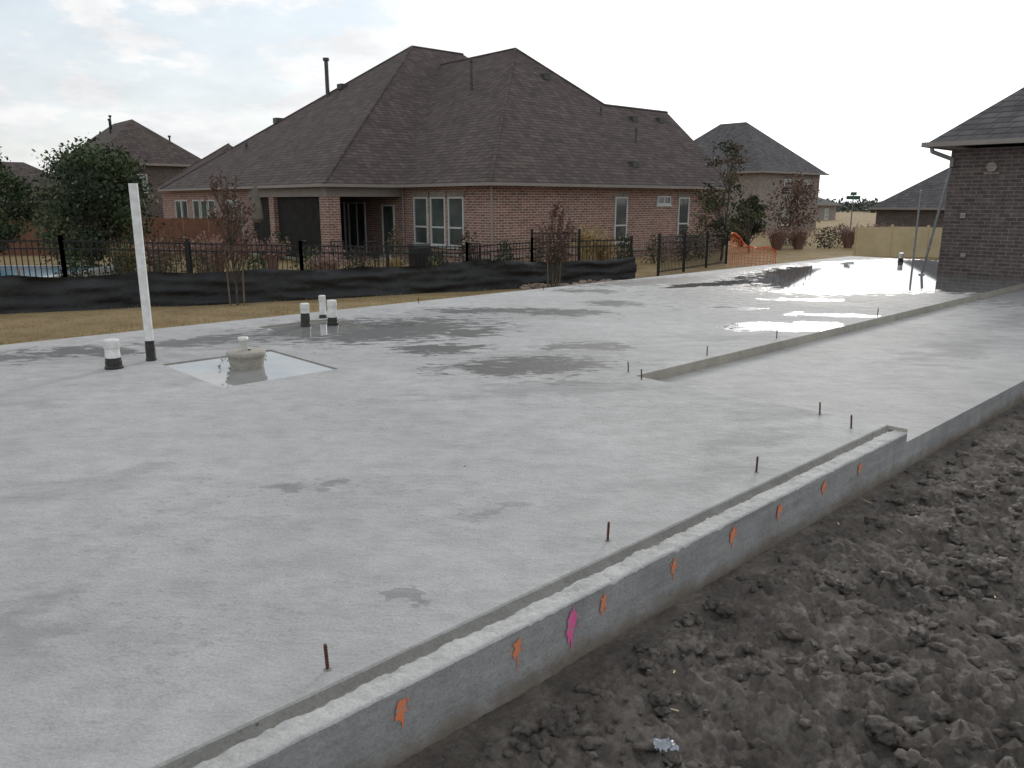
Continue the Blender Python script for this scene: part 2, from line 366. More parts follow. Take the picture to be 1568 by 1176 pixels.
for (s,t,z) in ((-.953,.232,0),(.594,.25,0),(2.02,.27,0),(3.385,.29,0),(3.58,.62,0),(3.58,2.33,0),(5.03,2.57,0),(3.75,2.62,0),(6.57,2.6,0),(9.5,2.6,0),(-4.6,8.2,0),(-1.5,8.3,0),(5.5,8.3,0),(8.4,8.3,0)):
    mb=MB(); p=Vector(W(s,t,z)); q=p+Vector((U(-.008,.008),U(-.008,.008),.10))
    mb.tube(p-Vector((0,0,.02)),q,.0058,.0058,10,0)
    for k in range(7): 
        zz=p.lerp(q,.15+k*.12); mb.tube(zz,zz+Vector((0,0,.003)),.0072,.0072,10,0)
    mb.tube(p,p+Vector((0,0,.003)),.016,.012,10,1)
    mb.obj('rebar_stake',[M_rust,M_cong])

def pipe(name,x,y,r,h,hb,cap=False,lean=0):
    mb=MB(); 
    mb.lathe((x,y,0),[(r*1.3,-.05),(r*1.25,.02),(r*1.12,.03),(r*1.12,hb*.7),(r*1.06,hb*.75),(r*1.06,hb)],24,1)
    mb.lathe((x,y,0),[(r*1.04,hb*.9),(r*1.04,hb+.04),(r,hb+.045),(r,h),(r*.86,h),(r*.86,h-.1)],24,0)
    if cap: mb.lathe((x,y,0),[(r*1.1,h-.06),(r*1.1,h+.01),(r*.9,h+.02),(0.001,h+.02)],24,0)
    o=mb.obj(name,[M_pvc,M_blackp],smooth=True)
    md=o.modifiers.new('es','EDGE_SPLIT'); md.split_angle=.6
    return o
pipe('vent_pipe',-3.74,8.02,.043,1.78,.21)
pipe('drain_pipe_stub',-3.93,7.62,.068,.27,.11,cap=True)
pipe('drain_pipe_stub',-2.76,10.45,.055,.27,.16,cap=True)
pipe('drain_pipe_stub',-2.42,10.55,.06,.30,.09,cap=True)
pipe('drain_pipe_stub',-2.68,11.1,.045,.3,.05,cap=True)
mb=MB(); cx,cy=-2.66,7.75
mb.lathe((cx,cy,0),[(.155,-.15),(.16,.0),(.172,.07),(.175,.10),(.188,.11),(.188,.145),(.172,.155),(.12,.15),(.05,.16)],32,0)
mb.lathe((cx-.02,cy,0),[(.04,.1),(.04,.25),(.048,.255),(.048,.29),(.001,.29)],20,1)
mb.obj('tub_drain_form',[M_conb,M_pvc],smooth=True)

# ---------------------------------------------------------------- soil
s0,s1,t0,t1=-3.2,10.5,-4.2,.03; d=.019
ns=int((s1-s0)/d); ntt=int((t1-t0)/d)
def soilh(s,t):
    P=Vector((s,t,0)); m=min(1,max(.10,.55+.9*noise.noise(Vector((s*1.1,t*1.1,3)))))
    f=min(1,max(.08,(-t-.03)/.24))
    Q=P+Vector((noise.noise(P*6),noise.noise(P*6+Vector((9,9,9))),0))*.10+Vector((noise.noise(P*22),noise.noise(P*22+Vector((9,9,9))),0))*.03
    a=noise.voronoi(Q*7)[0]; b1=noise.voronoi(Q*16+Vector((5,2,0)))[0]; c1=noise.voronoi(Q*34+Vector((5,2,0)))[0]
    l1=min(1,(a[1]-a[0])*2.0); l2=min(1,(b1[1]-b1[0])*2.0)
    h=.045*m*f*(l1**.8)*(.5+.6*(1-min(1,a[0])))+.028*f*l2*(.3+m)+.010*f*(1-c1[0])*(.4+m)
    h+=.055*noise.fractal(P*2.0,.9,2.1,4)*f+.020*noise.fractal(P*20,.75,2.1,4)*(.25+f)
    return -.318+h-.012*max(0,-t)
mb=MB(); verts=mb.v
for i in range(ns+1):
    for j in range(ntt+1):
        s=s0+i*d; t=t0+j*d; z=soilh(s,t)
        e=min(s-s0,s1-s,t-t0)
        if e<.5: z=z-(1-e/.5)*.12
        verts.append(W(s,t,z))
for i in range(ns):
    for j in range(ntt):
        a=i*(ntt+1)+j; mb.f.append((a,a+ntt+1,a+ntt+2,a+1)); mb.m.append(0)
mb.obj('soil',M_soil,smooth=True)
bm=bmesh.new(); bmesh.ops.create_icosphere(bm,subdivisions=2,radius=1)
iv=[v.co.copy() for v in bm.verts]; iff=[tuple(v.index for v in f.verts) for f in bm.faces]; bm.free()
bm=bmesh.new(); bmesh.ops.create_icosphere(bm,subdivisions=3,radius=1)
iv3=[v.co.copy() for v in bm.verts]; iff3=[tuple(v.index for v in f.verts) for f in bm.faces]; bm.free()
def clod(mb,base,sz,flat=.85,am=.6):
    V,Fc=(iv3,iff3) if sz>.022 else (iv,iff)
    off=Vector((R()*99,R()*99,0)); i=len(mb.v); sx,sy,sz_=sz*U(.8,1.5),sz*U(.8,1.5),sz*U(.7,1)*flat
    for v in V:
        q=v*(1+am*noise.noise(v*1.5+off)+.4*noise.noise(v*3.7+off)+.2*noise.noise(v*8+off)); mb.v.append((base[0]+q.x*sx,base[1]+q.y*sy,base[2]+q.z*sz_))
    for f in Fc: mb.f.append(tuple(i+a for a in f)); mb.m.append(0)
mb=MB()
for k in range(7000):
    s=U(-2.6,8); t=-abs(random.gauss(.0,1.5))-.04
    if t<-3.5: continue
    if noise.noise(Vector((s*1.4,t*1.4,8)))<.0 and R()<.75: continue
    sz=.004+.038*(R()**4.0)
    if t>-.15: sz*=.5
    clod(mb,W(s,t,soilh(s,t)+sz*.05),sz)
mb.obj('soil_clods',M_soil,smooth=True)
mb=MB()
for k in range(26):
    s=U(-1.5,6); t=U(-2.6,-.08); z=soilh(s,t)+.012; p=Vector(W(s,t,z)); a=U(0,6.28); L=U(.008,.03); w=U(.002,.005)
    dx=Vector((math.cos(a),math.sin(a),U(-.2,.2)))*L; dy=Vector((-math.sin(a),math.cos(a),0))*w
    mb.face([p-dx-dy,p+dx-dy,p+dx+dy,p-dx+dy])
mb.obj('wood_debris',M_wood)
mb=MB()
for k in range(26):
    x=U(-3,2.5); y=U(2.5,8); s_,t_=ST(x,y)
    if t_<.2 or s_>3.5: continue
    if holes[0][0]-.1<s_<holes[0][1]+.1 and holes[0][2]-.1<t_<holes[0][3]+.1: continue
    clod(mb,(x,y,.0005),.0015+.003*R()**2,.5)
clod(mb,(-.80,2.16),.006) if False else clod(mb,(-.80,2.17,.003),.006,.8)
mb.obj('mud_crumbs',M_soil)
mb=MB(); px,py=.54,2.42; s_,t_=ST(px,py); z_=soilh(s_,t_)+.03; n=10
for i in range(n+1):
    for j in range(n+1):
        u,v=i/n-.5,j/n-.5; mb.v.append((px+u*.075+.01*noise.noise(Vector((v*5,2,u*3))),py+v*.06,z_+.022*noise.noise(Vector((u*7,v*7,3)))+.02*(.25-u*u-v*v)))
for i in range(n):
    for j in range(n):
        a=i*(n+1)+j; mb.f.append((a,a+n+1,a+n+2,a+1)); mb.m.append(0)
mb.obj('plastic_scrap',simple('clear_plastic',(.36,.38,.42),(.2,.21,.24),40,.2,spec=.8),smooth=True)

# ---------------------------------------------------------------- ground sheet
def gz(x,y):
    s,t=ST(x,y)
    z=-.33
    if t>8.5: z-=.27*min(1,max(0,(y-13.5)/8))
    else: z-=.27*min(1,max(0,(s-20)/8))
    if s0+.7<s<s1-.7 and t0+.7<t<1: z-=.25
    if -8<s<21 and 0.6<t<7.9 and not (s>16.5 and t<5): z-=.3
    return z
ax=[-900,-500,-300,-200,-120,-80,-60]+[-50+i for i in range(10)]+[-40+i*.5 for i in range(161)]+[42+i*2 for i in range(10)]+[70,90,120,200,300,500,900]
ay=[-300,-100,-50,-30]+[-20+i*.5 for i in range(121)]+[42+i*2 for i in range(10)]+[65,80,110,160,250,400,700,1500]
mb=MB()
for x in ax:
    for y in ay:
        z=gz(x,y)
        if abs(x)<41 and -15<y<45: z+=.03*noise.noise(Vector((x*.8,y*.8,0)))
        mb.v.append((x,y,z))
m_=len(ay)
for i in range(len(ax)-1):
    for j in range(m_-1):
        a=i*m_+j; mb.f.append((a,a+m_,a+m_+1,a+1)); mb.m.append(0)
mb.obj('ground',M_ground,smooth=True)
mb=MB()
for k in range(34000):
    s=U(-5,19); t=8.55+abs(random.gauss(0,1.9))
    if noise.noise(Vector((s*1.1,t*1.6,0)))<-.1+(.35 if t<9.1 else 0): continue
    x,y,_=W(s,t); z=gz(x,y); a=U(0,6.28); h=U(.02,.08); w=.006
    dx=math.cos(a)*w; dy=math.sin(a)*w; lx=U(-.03,.03); ly=U(-.03,.03)
    mb.face([(x-dx,y-dy,z-.01),(x+dx,y+dy,z-.01),(x+lx,y+ly,z+h)],0)
mb.obj('dry_grass',L_y)
mb=MB()
for k in range(1300):
    s=U(-6,19); t=8.52+abs(random.gauss(0,.32)); sz=.015+.10*(R()**3); x,y,_=W(s,t); clod(mb,(x,y,gz(x,y)+.03),sz)
mb.obj('soil_clods',M_soil)
mb=MB()
for k in range(70):
    x=U(.2,4.4); y=19.9+(x-.2)*.62+random.gauss(0,.22)-.1; clod(mb,(x,y,gz(x,y)+.03),U(.05,.17),.8,.5)
mb.obj('rock_rubble',simple('rubble',(.36,.27,.21),(.16,.12,.095),2,.9))

# ---------------------------------------------------------------- silt fence
pts=[Vector((-16,8.9)),Vector((-12,11.9)),Vector((-8.3,14.6)),Vector((-4.28,17.1)),Vector((-.7,19.6)),Vector((.9,20.9)),Vector((3.5,22.75))]
mb=MB(); cols=[]
for i in range(len(pts)-1):
    L=(pts[i+1]-pts[i]).length; n=int(L/.1)
    for k in range(n): cols.append((pts[i].lerp(pts[i+1],k/n)))
cols.append(pts[-1]); rows=13; acc=0
for idx,p in enumerate(cols):
    if idx: acc+=(p-cols[idx-1]).length
    z0=gz(p.x,p.y)-.03; sag=.07*abs(math.sin(acc*math.pi/2.2)); top=z0+.72-sag+.06*noise.noise(Vector((acc*.7,0,0)))
    if abs(p.x+.7)<1.0: top+=.14*(1-abs(p.x+.7))
    for j in range(rows):
        f=j/(rows-1); o=.10*noise.noise(Vector((acc*.9+f*1.2,f*5,0)))+.06*noise.noise(Vector((acc*1.6+f*5,f*7,4)))+.025*noise.noise(Vector((acc*6+f*9,f*9,4)))
        mb.v.append((p.x+o*.6+(.05*math.sin(f*3)),p.y-o*.8-.12*(1-f)**2,z0+(top-z0)*f))
for i in range(len(cols)-1):
    for j in range(rows-1):
        a=i*rows+j; mb.f.append((a,a+rows,a+rows+1,a+1)); mb.m.append(0)
for idx in range(0,len(cols),22):
    p=cols[idx]; z0=gz(p.x,p.y); mb.tube((p.x,p.y+.06,z0-.1),(p.x+U(-.03,.03),p.y+.08,z0+.78),.02,.02,6,1)
mb.obj('silt_fence',[M_fab,M_stake],smooth=True)

def ironfence(pts,name='iron_fence'):
    mb=MB()
    for (a,b_) in zip(pts[:-1],pts[1:]):
        a=Vector(a); b_=Vector(b_); L=(b_-a).to_2d().length; H=1.18
        npan=max(1,round(L/2.3))
        for i in range(npan+1):
            p=a.lerp(b_,i/npan); mb.box(p.x-.035,p.x+.035,p.y-.035,p.y+.035,p.z-H-.1,p.z+.06)
            mb.box(p.x-.043,p.x+.043,p.y-.043,p.y+.043,p.z+.06,p.z+.08)
        for dz in (-.04,-.2,-H+.12): mb.tube(a+Vector((0,0,dz)),b_+Vector((0,0,dz)),.022,.022,4)
        n=int(L/.11)
        for i in range(1,n):
            p=a.lerp(b_,i/n); mb.tube(p+Vector((0,0,-H+.06)),p+Vector((0,0,0)),.0115,.0115,4)
    mb.obj(name,M_iron)
ironfence([(-16,15.2,.93),(-9.59,17,.835),(-5.03,19,.62),(-1.16,20.6,.51),(.55,22,.56),(3.45,23.1,.58)])
ironfence([(4.42,24,.61),(7.8,29,.54)])
ironfence([(.55,22.05,.80),(1.9,22.6,.78)],'fence_gate')

# ---------------------------------------------------------------- houses
def winx(mf,mg,x,sg,y0,y1,z0,z1,rail=True,vert=0):
    fw=.06
    def B(m,ya,yb,za,zb,d0,d1): 
        xa,xb=x+sg*d0,x+sg*d1; m.box(min(xa,xb),max(xa,xb),ya,yb,za,zb)
    B(mf,y0,y1,z1-fw,z1,-.02,.05);B(mf,y0,y1,z0,z0+fw,-.02,.05);B(mf,y0,y0+fw,z0+fw,z1-fw,-.02,.05);B(mf,y1-fw,y1,z0+fw,z1-fw,-.02,.05)
    B(mf,y0-.06,y1+.06,z0-.08,z0,-.02,.07)
    if rail: zm=z0+(z1-z0)*.38; B(mf,y0+fw,y1-fw,zm-.03,zm+.03,-.02,.04)
    for k in range(vert): yy=y0+(y1-y0)*(k+1)/(vert+1); B(mf,yy-.03,yy+.03,z0+fw,z1-fw,-.02,.041)
    B(mg,y0+fw,y1-fw,z0+fw,z1-fw,-.02,.012)
def winy(mf,mg,y,sg,x0,x1,z0,z1,rail=True,vert=0):
    fw=.06
    def B(m,xa,xb,za,zb,d0,d1):
        ya,yb=y+sg*d0,y+sg*d1; m.box(xa,xb,min(ya,yb),max(ya,yb),za,zb)
    B(mf,x0,x1,z1-fw,z1,-.02,.05);B(mf,x0,x1,z0,z0+fw,-.02,.05);B(mf,x0,x0+fw,z0+fw,z1-fw,-.02,.05);B(mf,x1-fw,x1,z0+fw,z1-fw,-.02,.05)
    B(mf,x0-.06,x1+.06,z0-.08,z0,-.02,.07)
    if rail: zm=z0+(z1-z0)*.38; B(mf,x0+fw,x1-fw,zm-.03,zm+.03,-.02,.04)
    for k in range(vert): xx=x0+(x1-x0)*(k+1)/(vert+1); B(mf,xx-.03,xx+.03,z0+fw,z1-fw,-.02,.041)
    B(mg,x0+fw,x1-fw,z0+fw,z1-fw,-.02,.012)
ROT=math.atan2(.66,.75)
H=empty('brick_house',(-.74,27,-.6),ROT)
e=2.82
w=MB(); w.box(.4,14.2,.4,12.68,-.4,2.79); w.box(-2.77,16.6,12.68,22.6,-.4,2.788); w.box(14.2,16.6,5.9,12.68,-.4,2.786); w.box(-2.4,3.2,22.6,25.1,-.4,2.784)
w.face([(14.2,.4,2.79),(14.2,8.0,2.79),(14.2,4.2,6.1)])
w.box(-2.95,-2.4,5.72,6.27,-.4,2.4)
w.box(-2.9,-2.45,10.2,10.65,-.4,2.4)
w.obj('walls',M_brick,H)
r=MB()
P2=(7.35,7,e+5.95); P1=(6.35,13.5,9.62); Mr=(9.5,13.5,9.62); C=(-3.17,5.48,e); F=(-3.17,22.98,e); E=(17,5.48,e); G=(17,22.98,e)
r.face([(0,0,e),(14.6,0,e),(14.6,4.2,e+3.57),(10.15,4.2,e+3.57),P2])
r.face([(0,0,e),P2,(7.35,14,e+5.95),(0,14,e)])
r.face([P2,(14.35,0,e),(14.35,14,e),(7.35,14,e+5.95)])
r.face([(10.15,4.2,e+3.57),(14.6,4.2,e+3.57),(14.6,8.4,e),(14.35,8.4,e)])
r.face([C,E,Mr,P1]); r.face([C,P1,F]); r.face([F,P1,Mr,G]); r.face([E,G,Mr])
ap=(.4,22.3,e+2.4); cs=[(-2.8,19.1,e+.02),(3.6,19.1,e+.02),(3.6,25.5,e+.02),(-2.8,25.5,e+.02)]
for i in range(4): r.face([cs[i],cs[(i+1)%4],ap])
r.face([cs[3],(-3.17,22.9,e+.01),(-2.8,19.1,e+.02)])
r.obj('roof',M_roof,H)
rc=MB()
for a,b_ in (((0,0,e),P2),(C,P1),(P1,F),(P1,Mr),(P2,(7.35,13.2,e+5.95)),((10.15,4.2,e+3.57),(14.6,4.2,e+3.57)),(P2,(10.15,4.2,e+3.57)),(cs[0],ap),(cs[3],ap)):
    rc.tube(a,b_,.06,.06,6)
rc.obj('ridge_caps',M_roof,H)
s=MB(); s.face([(0,0,2.8),(14.5,0,2.8),(14.5,14,2.8),(0,14,2.8)]); s.face([(-3.15,5.5,2.796),(17,5.5,2.796),(17,22.9,2.796),(-3.15,22.9,2.796)])
s.box(-2.9,.38,5.8,6.05,2.4,2.79); s.box(-2.88,-2.65,6.06,12.66,2.4,2.79)
s.obj('soffit',M_trim,H)
sc=MB(); sc.box(-2.72,-2.69,6.3,10.2,.05,2.4); sc.box(-2.72,-2.69,10.66,12.6,.05,2.4); sc.box(-2.4,.36,12.6,12.66,.05,2.4); sc.box(-2.6,.38,6.1,12.6,2.36,2.40)  # added dark sheets and ceiling that paint the porch's shade, no real screens
sc.obj('porch_shade_panels',M_dark,H)
g=MB(); g.box(0,14.6,-.1,0,2.74,2.84); g.box(-.1,0,-.1,5.38,2.74,2.84); g.box(-3.27,-.1,5.38,5.48,2.74,2.84); g.box(-3.27,-3.17,5.48,23,2.74,2.84)
g.tube((.33,.3,2.75),(.33,.3,-.2),.04,.04,6); g.tube((14.1,.33,2.75),(14.1,.33,-.2),.04,.04,6); g.tube((.34,5.7,2.75),(.34,5.7,-.2),.04,.04,6)
g.obj('gutters',M_trim,H)
mf,mg=MB(),MB()
for a in (1.9,3.0,4.1): winx(mf,mg,.4,-1,a,a+.92,.62,2.38)
winy(mf,mg,.4,-1,6.7,7.45,.62,2.4); winy(mf,mg,.4,-1,10.75,11.5,.62,2.4); winy(mf,mg,.4,-1,9.3,10.2,2.1,2.45,False,1)
winx(mf,mg,.4,-1,8.6,10.0,.15,2.2,False,1); winx(mf,mg,.4,-1,10.3,11.7,.15,2.2,False,1); winx(mf,mg,.4,-1,6.4,7.3,.1,2.1,False,0)
for a in (13.6,14.55,16.6,17.6,18.6,20.2,21.1): winx(mf,mg,-2.77,-1,a,a+.85,.6,2.3)
mf.obj('window_frames',M_white,H); mg.obj('window_glass',M_glass,H)
lt=MB()
for a in (1.9,3.0,4.1): lt.box(.37,.4,a-.05,a+.97,2.38,2.58)
for a0,a1 in ((6.7,7.45),(10.75,11.5)): lt.box(a0-.05,a1+.05,.37,.4,2.4,2.6)
lt.box(.4,14.2,.33,.4,.28,.36); lt.box(.33,.4,.33,5.6,.28,.36)
lt.obj('brick_lintels',M_brickb,H)
v=MB()
def front(x,y): return e+.85*y
for (x,y) in ((7.68,5.44),(11.3,3.5),(13.3,3.6),(8.47,1.0)):
    z=front(x,y); v.box(x-.18,x+.18,y-.15,y+.2,z-.1,z+.14)
for (x,y,z,h,rr) in ((3.1,16.2,7.0,2.0,.1),(5.0,7.19,6.9,1.15,.06),(10,2.2,e+1.87,.5,.04),(9.3,3.6,e+3.0,.3,.04),(-.5,18,e+1.8,.3,.05)):
    v.tube((x,y,z-.3),(x,y,z+h),rr,rr,10)
    v.tube((x,y,z+h-.05),(x,y,z+h+.08),rr*1.6,rr*1.6,10)
for (x,y) in ((1.5,18.5),(3.6,15.6)): 
    z=e+.72*(x+3.17); v.box(x-.2,x+.2,y-.2,y+.2,z-.1,z+.16)
v.obj('roof_vents',simple('vent_metal',(.09,.085,.085),(.06,.055,.055),5,.5),H)
pf=MB(); pf.box(-3,.4,5.7,12.6,-.3,.05); pf.obj('porch_floor',M_conb,H)

def hiphouse(name,loc,lx,ly,ev,slope,rot,mw,mr_,wins=(),oh=.4,base=.6):
    Hh=empty(name,loc,rot)
    w=MB(); w.box(0,lx,0,ly,-base,ev-.03); w.obj('walls',mw,Hh)
    hw=min(lx,ly)/2+oh; r=MB(); x0,x1,y0,y1=-oh,lx+oh,-oh,ly+oh
    if lx<ly: a=(lx/2,y0+hw,ev+slope*hw); b_=(lx/2,y1-hw,ev+slope*hw); r.face([(x0,y0,ev),(x1,y0,ev),a]); r.face([(x1,y0,ev),(x1,y1,ev),b_,a]); r.face([(x1,y1,ev),(x0,y1,ev),b_]); r.face([(x0,y1,ev),(x0,y0,ev),a,b_])
    else: a=(x0+hw,ly/2,ev+slope*hw); b_=(x1-hw,ly/2,ev+slope*hw); r.face([(x0,y0,ev),(x1,y0,ev),b_,a]); r.face([(x1,y0,ev),(x1,y1,ev),b_]); r.face([(x1,y1,ev),(x0,y1,ev),a,b_]); r.face([(x0,y1,ev),(x0,y0,ev),a])
    r.obj('roof',mr_,Hh)
    s=MB(); s.face([(x0,y0,ev-.02),(x1,y0,ev-.02),(x1,y1,ev-.02),(x0,y1,ev-.02)])
    s.box(x0-.08,x1+.08,y0-.1,y0,ev-.12,ev+.02); s.box(x0-.1,x0,y0,y1,ev-.12,ev+.02); s.obj('fascia',M_trim,Hh)
    mf,mg=MB(),MB()
    for wdat in wins:
        if wdat[0]=='x': winx(mf,mg,0,-1,*wdat[1:])
        else: winy(mf,mg,0,-1,*wdat[1:])
    if wins: mf.obj('window_frames',M_white,Hh); mg.obj('window_glass',M_blind,Hh)
    return Hh
hr=hiphouse('beige_brick_house',(18.2,59.5,-.6),8.6,11,4.4,.85,ROT,M_brickb,M_roof2,[('y',3.2,4.4,2.6,3.9),('y',3.2,4.4,.5,1.9),('x',3,4.2,2.6,3.9),('y',6,7,2.6,3.9)])
h1=hiphouse('two_storey_house',(-28,55,-.6),7.4,12,4.8,.8,ROT,M_brickd,M_roof,[('y',.8,1.8,2.9,4.1),('y',2.2,3.2,2.9,4.1),('x',2,3,2.9,4.1),('x',6,7,2.9,4.1)])
vv=MB(); 
for x,y,z,h in ((2.5,5,7,1.0),(3,6.5,7.5,.9),(6,3,6.5,.4)): vv.tube((x,y,z-.5),(x,y,z+h),.06,.06,8); vv.tube((x,y,z+h),(x,y,z+h+.12),.11,.11,8)
vv.obj('roof_pipes',M_iron,h1)
hiphouse('suburban_house',(-44,62,-1.2),12,10,2.9,.6,ROT,M_brickd,M_roof,[('y',2,3,.8,2.3),('x',3,4,.8,2.3)])
hiphouse('suburban_house',(35,98,-1.3),9,8,2.6,.45,ROT,M_brickb,M_roof2,[('y',2,3,.8,2.1),('y',6,7,.8,2.1)])
hiphouse('suburban_house',(33.6,50,-1.7),14,11,2.9,.75,ROT,M_brickd,M_roof2,[('x',2,3,.8,2.1)],base=1.2)
hiphouse('suburban_house',(-6,75,-.6),14,12,3,.8,ROT,M_brickb,M_roof2)

cor=Vector(W(17.3,4.45)); ang=math.atan2(E1.y,E1.x)
Hr=empty('brick_garage_house',(cor.x,cor.y,0),ang)
w=MB(); w.box(0,10,-13,0,-.7,2.74); w.obj('walls',M_brickd,Hr)
ev=2.86; o_=.4; hw=5.4; r=MB(); a=(5,o_-hw,ev+.85*hw); b_=(5,-13-o_+hw,ev+.85*hw)
x0_,x1_,y0_,y1_=-o_,10+o_,-13-o_,o_
r.face([(x0_,y1_,ev),(x1_,y1_,ev),a]); r.face([(x1_,y0_,ev),(x1_,y1_,ev),a,b_]); r.face([(x0_,y0_,ev),(x1_,y0_,ev),b_]); r.face([(x0_,y0_,ev),(x0_,y1_,ev),a,b_])
r.obj('roof',M_roof2,Hr)
s=MB(); s.face([(x0_,y0_,ev-.06),(x1_,y0_,ev-.06),(x1_,y1_,ev-.06),(x0_,y1_,ev-.06)]); s.box(x0_-.08,x0_,y0_,y1_+.08,ev-.08,ev+.02); s.box(x0_,x1_,y1_,y1_+.08,ev-.08,ev+.02)
s.tube((-.36,.30,ev-.06),(-.34,.28,ev-.2),.045,.045,8); s.tube((-.34,.28,ev-.18),(-.06,-.05,ev-.34),.045,.045,8); s.tube((-.06,-.05,ev-.32),(-.06,-.05,ev-.5),.045,.045,8)
s.obj('fascia',M_trim,Hr)
v=MB(); v.tube((-.001,-.85,2.33),(-.08,-.85,2.33),.1,.1,12);v.box(-.03,0,-1.0,-.7,2.18,2.23); v.box(-.06,0,-.45,-.35,1.25,1.37); v.box(-.08,0,-2.1,-1.95,.55,.75); v.tube((-.02,-1.7,.5),(-.1,-1.7,.5),.03,.03,8); v.box(-.04,0,-.55,-.45,.4,.5)
v.obj('wall_vents',M_brickb,Hr)
p0=Vector((9.25,17.9,0)); mb=MB(); mb.tube(p0,(9.35,17.4,2.3),.028,.028,8); mb.tube((9.05,17.95,0),(9.0,17.85,1.85),.022,.022,8)
mb.tube(p0,p0+Vector((0,0,.03)),.07,.05,10)
mb.obj('leaning_pole',simple('galvanised',(.3,.3,.3),(.2,.2,.2),9,.5,metal=.3))
pipe('drain_pipe_stub',10.7,21.9,.06,.22,.1,cap=True)

mb=MB(); a=Vector((14.3,33.2)); b_=Vector((19.6,32.0)); n=4
for i in range(n):
    p=a.lerp(b_,i/n); q=a.lerp(b_,(i+1)/n-.002); d_=.02
    top=.60+.02*(i%2)+.16*(i>2)
    i_=len(mb.v); mb.v+=[(p.x,p.y,-.9),(q.x,q.y,-.9),(q.x,q.y,top),(p.x,p.y,top),(p.x,p.y+d_,-.9),(q.x,q.y+d_,-.9),(q.x,q.y+d_,top),(p.x,p.y+d_,top)]
    for f in ((0,1,2,3),(4,7,6,5),(3,2,6,7),(0,3,7,4),(1,5,6,2)): mb.f.append(tuple(i_+k for k in f)); mb.m.append(0)
    mb.box(p.x-.04,p.x+.04,p.y+.03,p.y+.12,-.9,top+.08,0)
mb.obj('plywood_fence',M_wood)
mb=MB()
for i in range(150):
    x=-34+i*.15; y=33+.12*(x+34)*.4; mb.box(x,x+.14,y,y+.02,-.6,.95+.02*math.sin(i*7))
mb.obj('cedar_fence',M_cedar)
mb=MB(); mb.box(-24,-12.0,18.9,24.5,-.55,-.30,1); mb.box(-23.5,-12.4,19.2,24.1,-.5,-.29,0); mb.obj('swimming_pool',[M_pool,M_white])
mb=MB()
def netp(u,v):
    top=1.15-.7*u+.12*math.sin(u*9)
    return Vector((7.55+u*1.7,27.6+.5*math.sin(u*5)+.8*u+.08*noise.noise(Vector((u*6,v*3,0))),-.62+top*v+.05*noise.noise(Vector((u*8,v*2,5)))))
for i in range(17):
    for k in range(8): mb.tube(netp(i/16,k/8),netp(i/16,(k+1)/8),.009,.009,4,0,False)
for j in range(8):
    for k in range(24): mb.tube(netp(k/24,j/7),netp((k+1)/24,j/7),.010 if j<7 else .03,.010 if j<7 else .03,4,0,False)
mb.obj('safety_netting',M_net)
def grill(x,y,z,a):
    mb=MB(); mb.box(-.3,.3,-.22,.22,.12,.66); mb.box(-.6,-.31,-.2,.2,.62,.66); mb.box(.31,.6,-.2,.2,.62,.66)
    pf=[(-.22*math.cos(math.pi*k/8),.67+.26*math.sin(math.pi*k/8)) for k in range(9)]
    for k in range(8): mb.face([(-.3,*pf[k]),(.3,*pf[k]),(.3,*pf[k+1]),(-.3,*pf[k+1])])
    for sx in (-.3,.3): mb.face([(sx,*q) for q in pf])
    mb.tube((-.24,-.29,.8),(.24,-.29,.8),.015,.015,8)
    for sx in (-.26,.26):
        for sy in (-.18,.18): mb.tube((sx,sy,0),(sx,sy,.13),.04,.04,8)
    mb.obj('barbecue_grill',M_iron,loc=(x,y,z),rot=a)
grill(-2.9,25.2,-.6,.6)
mb=MB(); ux,uy=-9.5,30.0
mb.tube((ux,uy,-.6),(ux,uy,2.3),.025,.025,8,0); mb.lathe((ux,uy,0),[(.02,2.3),(.1,2.1),(.2,1.5),(.24,1.0),(.14,.85),(.03,.9)],10,1); mb.tube((ux,uy,-.6),(ux,uy,-.52),.28,.26,14,0)
mb.obj('patio_umbrella',[M_iron,simple('canvas',(.2,.17,.14),(.14,.12,.1),5,.9)])
def chair(x,y,z,a):
    mb=MB()
    for sx in (-.22,.22):
        mb.tube((sx,-.22,0),(sx,-.22,.62),.015,.015,6); mb.tube((sx,.22,0),(sx,.3,.95),.015,.015,6); mb.tube((sx,-.22,.62),(sx,.26,.62),.02,.02,6)
    mb.box(-.22,.22,-.22,.22,.4,.44)
    for k in range(5): xx=-.18+k*.09; mb.tube((xx,.22,.44),(xx,.3,.94),.012,.012,6)
    mb.tube((-.22,.3,.95),(.22,.3,.95),.015,.015,6)
    mb.obj('patio_chair',M_iron,loc=(x,y,z),rot=a)
for x,y,a in ((-5.6,26,.5),(-6.6,26.6,2.1),(-11.5,24.5,1),(-4.7,26.3,3.5),(-1.0,25.2,2.5)): chair(x,y,-.6,a)
mb=MB(); mb.tube((19.6,46.5,-.6),(19.6,46.5,2.1),.035,.035,8,0); mb.box(19.2,20.0,46.48,46.5,1.75,1.95,1); mb.box(19.59,19.61,46.1,46.9,1.98,2.16,1)
mb.obj('street_name_sign',[simple('post_metal',(.2,.2,.2),None,5,.5),simple('sign_green',(.03,.12,.07),None,5,.5)])

